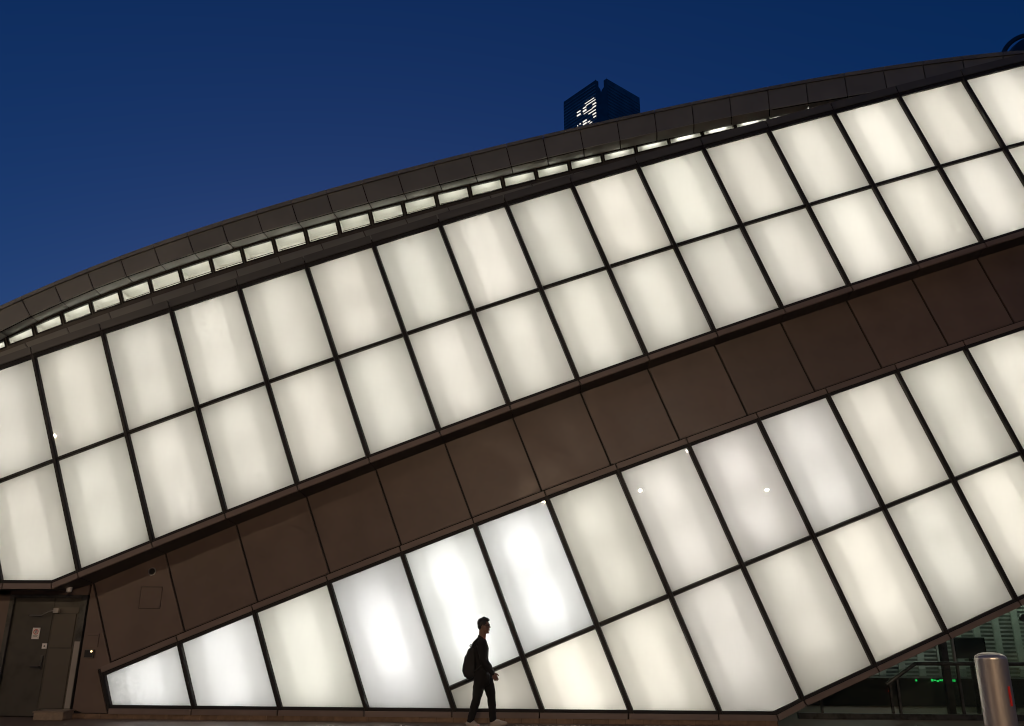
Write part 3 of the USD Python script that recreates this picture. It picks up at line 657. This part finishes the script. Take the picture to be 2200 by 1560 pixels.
# joints (right side faces the camera: -y)
sh_r, el_r, wr_r = J(835, 575, -0.19), J(868, 770, -0.235), J(975, 925, -0.21)
sh_l, el_l, wr_l = J(835, 575, 0.19), J(780, 780, 0.235), J(770, 950, 0.21)
hip_f, kn_f, an_f = J(872, 925, 0.09), J(952, 1225, 0.085), J(972, 1505, 0.075)      # front (left) leg
hip_r, kn_r, an_r = J(836, 925, -0.09), J(785, 1245, -0.085), J(716, 1500, -0.08)    # rear (right) leg
pelvis, chest, neck = J(850, 935), J(812, 640), J(838, 498)
def hand(w, d, side, curl):
    """Palm, four fingers and a thumb; w the wrist, d the way the forearm points."""
    d = d / np.linalg.norm(d); y = np.array([0, 1.0, 0]); f = np.cross(d, y); f /= np.linalg.norm(f)      # f: towards the palm's front edge
    if f[0] < 0: f = -f
    ms = [Manifold.batch_hull([ball(w, 0.024), ball(w + d * 0.085 + f * 0.030, 0.014), ball(w + d * 0.080 - f * 0.030, 0.013), ball(w + d * 0.03 + f * 0.028, 0.016)])]
    inward = np.array([0, -side, 0.0])
    for k, (o, L) in enumerate(((0.030, 0.070), (0.011, 0.078), (-0.009, 0.072), (-0.027, 0.056))):
        p0 = w + d * 0.080 + f * o; p1 = p0 + (d * 0.9 + inward * 0.25 * curl) * L * 0.45; p2 = p1 + (d * 0.75 + inward * 0.7 * curl - f * 0.1) * L * 0.33; p3 = p2 + (d * 0.35 + inward * 0.9 * curl - f * 0.15) * L * 0.28
        ms += chain([(p0, 0.0105), (p1, 0.0098), (p2, 0.0088), (p3, 0.0075)])
    t0 = w + d * 0.025 + f * 0.030; t1 = t0 + (d * 0.7 + f * 0.7 + inward * 0.3) * 0.038; t2 = t1 + (d * 0.95 + f * 0.2 + inward * 0.4) * 0.032
    ms += chain([(t0, 0.015), (t1, 0.0115), (t2, 0.009)])
    return ms
head_c = J(850, 352)
body = []
body += [ell(head_c, (0.098, 0.076, 0.108)), ell(head_c + np.array([0.030, 0, -0.052]), (0.070, 0.058, 0.078))]
body += chain([(head_c + np.array([0.045, 0, -0.115]), 0.030), (head_c + np.array([0.080, 0, -0.118]), 0.020)])                       # jaw and chin
body += [Manifold.batch_hull([ball(head_c + np.array([0.094, 0, 0.005]), 0.010), ball(head_c + np.array([0.116, 0, -0.036]), 0.009), ball(head_c + np.array([0.090, -0.014, -0.042]), 0.009), ball(head_c + np.array([0.090, 0.014, -0.042]), 0.009)])]   # nose
body += [Manifold.batch_hull([ball(head_c + np.array([0.096, -0.016, z]), 0.007), ball(head_c + np.array([0.096, 0.016, z]), 0.007), ball(head_c + np.array([0.101, 0, z]), 0.008)]) for z in (-0.072, -0.086)]   # lips
body += [ell(head_c + np.array([0.088, s * 0.030, 0.020]), (0.014, 0.026, 0.010)) for s in (-1, 1)]                                      # brows
body += [ell(head_c + np.array([-0.004, s * 0.080, -0.020]), (0.020, 0.010, 0.032)) for s in (-1, 1)]                                    # ears
body += chain([(head_c + np.array([-0.012, 0, -0.06]), 0.062), (neck, 0.062), (chest + np.array([0, 0, 0.08]), 0.085), (chest, 0.10), (J(842, 830), 0.10), (pelvis, 0.105)])
for s_, e_, w_ in ((sh_r, el_r, wr_r), (sh_l, el_l, wr_l)): body += chain([(chest + np.array([0, s_[1] * 0.4, 0.06]), 0.06), (s_, 0.05), (e_, 0.040), (w_, 0.026)])
for h_, k_, a_ in ((hip_f, kn_f, an_f), (hip_r, kn_r, an_r)): body += chain([(h_, 0.08), (k_, 0.050), (a_, 0.036)])
body += hand(wr_r, wr_r - el_r + np.array([-0.01, 0, -0.03]), -1, 1.0) + hand(wr_l, wr_l - el_l, 1, 1.0)
obj('body', soft(union(body), 0.009, 6), 'skin', P, True)
# jacket
jk = [Manifold.batch_hull([ell(chest + np.array([-0.005, 0, 0.045]), (0.112, 0.175, 0.08)), ell(chest + np.array([-0.005, 0, -0.05]), (0.125, 0.185, 0.09))]),
      Manifold.batch_hull([ell(chest + np.array([-0.005, 0, -0.05]), (0.125, 0.185, 0.09)), ell(J(838, 830), (0.125, 0.175, 0.08))]),
      Manifold.batch_hull([ell(J(838, 830), (0.125, 0.175, 0.08)), ell(J(840, 945), (0.138, 0.182, 0.05)), ell(J(842, 985), (0.134, 0.178, 0.02))])]
jk += chain([(chest + np.array([0, 0, 0.10]), 0.09), (neck + np.array([-0.012, 0, -0.035]), 0.072)])
for s_, e_, w_ in ((sh_r, el_r, wr_r), (sh_l, el_l, wr_l)):
    jk += chain([(chest + np.array([0, s_[1] * 0.55, 0.075]), 0.075), (s_, 0.076), (s_ * 0.5 + e_ * 0.5, 0.070), (e_, 0.066), (e_ * 0.45 + w_ * 0.55, 0.060), (w_ + (e_ - w_) * 0.06, 0.050)])
jt = soft(union(jk), 0.016, 8)
v = np.array(jt.vertices); import meshkit
jt.vertices = v + jt.vertex_normals * ((meshkit.fbm(v * np.array([9, 9, 14]), 3, 5) - 0.5) * 0.022)[:, None]
obj('jacket', jt, 'jacket', P, True)
col = [Manifold.batch_hull([ball(neck + np.array([-0.062, 0.03, 0.022]), 0.014), ball(neck + np.array([-0.062, -0.03, 0.022]), 0.014), ball(neck + np.array([-0.02, -0.062, 0.0]), 0.014), ball(neck + np.array([-0.055, -0.045, -0.04]), 0.016), ball(neck + np.array([-0.055, 0.045, -0.04]), 0.016), ball(neck + np.array([-0.02, 0.062, 0.0]), 0.014)]),
       Manifold.batch_hull([ball(neck + np.array([0.0, -0.06, -0.01]), 0.012), ball(neck + np.array([0.055, -0.030, -0.055]), 0.012), ball(neck + np.array([0.02, -0.062, -0.06]), 0.014)]),
       Manifold.batch_hull([ball(neck + np.array([0.0, 0.06, -0.01]), 0.012), ball(neck + np.array([0.055, 0.030, -0.055]), 0.012), ball(neck + np.array([0.02, 0.062, -0.06]), 0.014)])]
obj('collar', soft(union(col), 0.012, 4), 'jacket', P, True)
tr = [Manifold.batch_hull([ell(J(848, 950), (0.118, 0.165, 0.06)), ell(J(850, 1040), (0.128, 0.168, 0.07))])]
for h_, k_, a_, f_ in ((hip_f, kn_f, an_f, 1), (hip_r, kn_r, an_r, -1)):
    tr += chain([(h_, 0.112), (h_ * 0.55 + k_ * 0.45, 0.100), (k_ + (h_ - k_) * 0.05, 0.074), (k_ * 0.55 + a_ * 0.45, 0.066), (a_ + (k_ - a_) * 0.05, 0.056)])
tt = soft(union(tr), 0.016, 8); v = np.array(tt.vertices)
tt.vertices = v + tt.vertex_normals * ((meshkit.fbm(v * np.array([10, 10, 11]), 3, 9) - 0.5) * 0.024)[:, None]
obj('trousers', tt, 'trouser', P, True)
def shoe(a, heel, toe):
    w = 0.040
    return soft(union([Manifold.batch_hull([ball(a, 0.050), ball(heel, 0.034), ball((heel + toe) / 2 + np.array([0, 0, 0.035]), 0.038), ball(heel * 0.6 + toe * 0.4, 0.036)]),
                       Manifold.batch_hull([ball(heel, 0.034), ball((heel * 0.35 + toe * 0.65) + np.array([0, w * 0.5, -0.002]), 0.032), ball((heel * 0.35 + toe * 0.65) - np.array([0, w * 0.5, 0.002]), 0.032), ball(toe, 0.028), ball((heel + toe) / 2 + np.array([0, 0, 0.03]), 0.036)])]), 0.012, 5)
obj('shoe', shoe(an_f + np.array([0.0, 0, -0.005]), np.array([0.150, 0.075, 0.034]), np.array([0.385, 0.090, 0.060])), 'shoe', P, True)
obj('shoe', shoe(an_r + np.array([0.0, 0, -0.01]), np.array([-0.245, -0.08, 0.070]), np.array([-0.055, -0.09, 0.030])), 'shoe', P, True)
# hair: a cap over the skull, shorter at the sides, raised at the front
hr = union([ell(head_c + np.array([-0.012, 0, 0.030]), (0.100, 0.084, 0.098)), ell(head_c + np.array([0.035, 0, 0.092]), (0.066, 0.062, 0.030)),
            Manifold.batch_hull([ball(head_c + np.array([0.065, -0.035, 0.098]), 0.022), ball(head_c + np.array([0.065, 0.035, 0.098]), 0.022), ball(head_c + np.array([0.088, -0.02, 0.082]), 0.016), ball(head_c + np.array([0.088, 0.02, 0.082]), 0.016), ball(head_c + np.array([0.0, 0, 0.11]), 0.03)]),
            ell(head_c + np.array([-0.055, 0, -0.020]), (0.050, 0.074, 0.062))])
hr = hr - Manifold.cube((0.3, 0.4, 0.4)).translate((float(head_c[0] + 0.055), -0.2, float(head_c[2] - 0.36 + 0.02))) - Manifold.cube((0.3, 0.4, 0.3)).translate((float(head_c[0] - 0.028), -0.2, float(head_c[2] - 0.335)))
ht = soft(hr, 0.010, 4); v = np.array(ht.vertices); ht.vertices = v + ht.vertex_normals * ((meshkit.fbm(v * 55, 2, 3) - 0.5) * 0.012)[:, None]
obj('hair', ht, 'hair', P, True)
gl = []
for s in (-1, 1):
    c = head_c + np.array([0.104, s * 0.033, -0.004])
    ringp = [c + np.array([-0.01 * abs(math.cos(t)) * 0.6, 0.026 * math.cos(t), 0.018 * math.sin(t)]) for t in np.linspace(0, 2 * math.pi, 17)]
    gl += [tube(ringp, 0.0045, 6), tube([c + np.array([-0.006, s * 0.026, 0.006]), head_c + np.array([-0.005, s * 0.088, 0.000])], 0.0055, 6)]
gl.append(tube([head_c + np.array([0.104, -0.008, 0.0]), head_c + np.array([0.104, 0.008, 0.0])], 0.003, 6))
obj('glasses', cat(gl), 'black', P)
BP = thing('backpack', 'black rounded backpack worn by the walking man', 'backpack', None, (PX, PY, 0))
bp = Manifold.batch_hull([ball(J(*q, y), r) for y in (-0.12, 0.12) for q, r in (((700, 660), 0.035), ((672, 760), 0.05), ((652, 860), 0.05), ((665, 935), 0.05), ((690, 975), 0.04), ((735, 640), 0.04), ((745, 940), 0.04))])
bt = soft(bp, 0.018, 6); v = np.array(bt.vertices); bt.vertices = v + bt.vertex_normals * ((meshkit.fbm(v * 9, 3, 2) - 0.5) * 0.02)[:, None]
obj('bag', bt, 'bag', BP, True)
pk = Manifold.batch_hull([ball(J(*q, y), 0.03) for y in (-0.09, 0.09) for q in ((640, 830), (632, 900), (655, 960), (680, 860))])
obj('front_pocket', soft(pk, 0.016, 5), 'bag', BP, True)
for s in (-1, 1):
    obj('strap', tube([J(712, 640, s * 0.09), J(745, 560, s * 0.105), J(800, 505, s * 0.115), J(868, 540, s * 0.12), J(900, 640, s * 0.125), J(893, 780, s * 0.15), J(800, 880, s * 0.175), J(735, 920, s * 0.15)], 0.016, 8), 'bag', BP)
obj('loop', tube([J(712, 632, -0.03), J(692, 606, -0.03), J(700, 590, 0.0), J(722, 600, 0.03), J(735, 625, 0.03)], 0.007, 8), 'bag', BP)
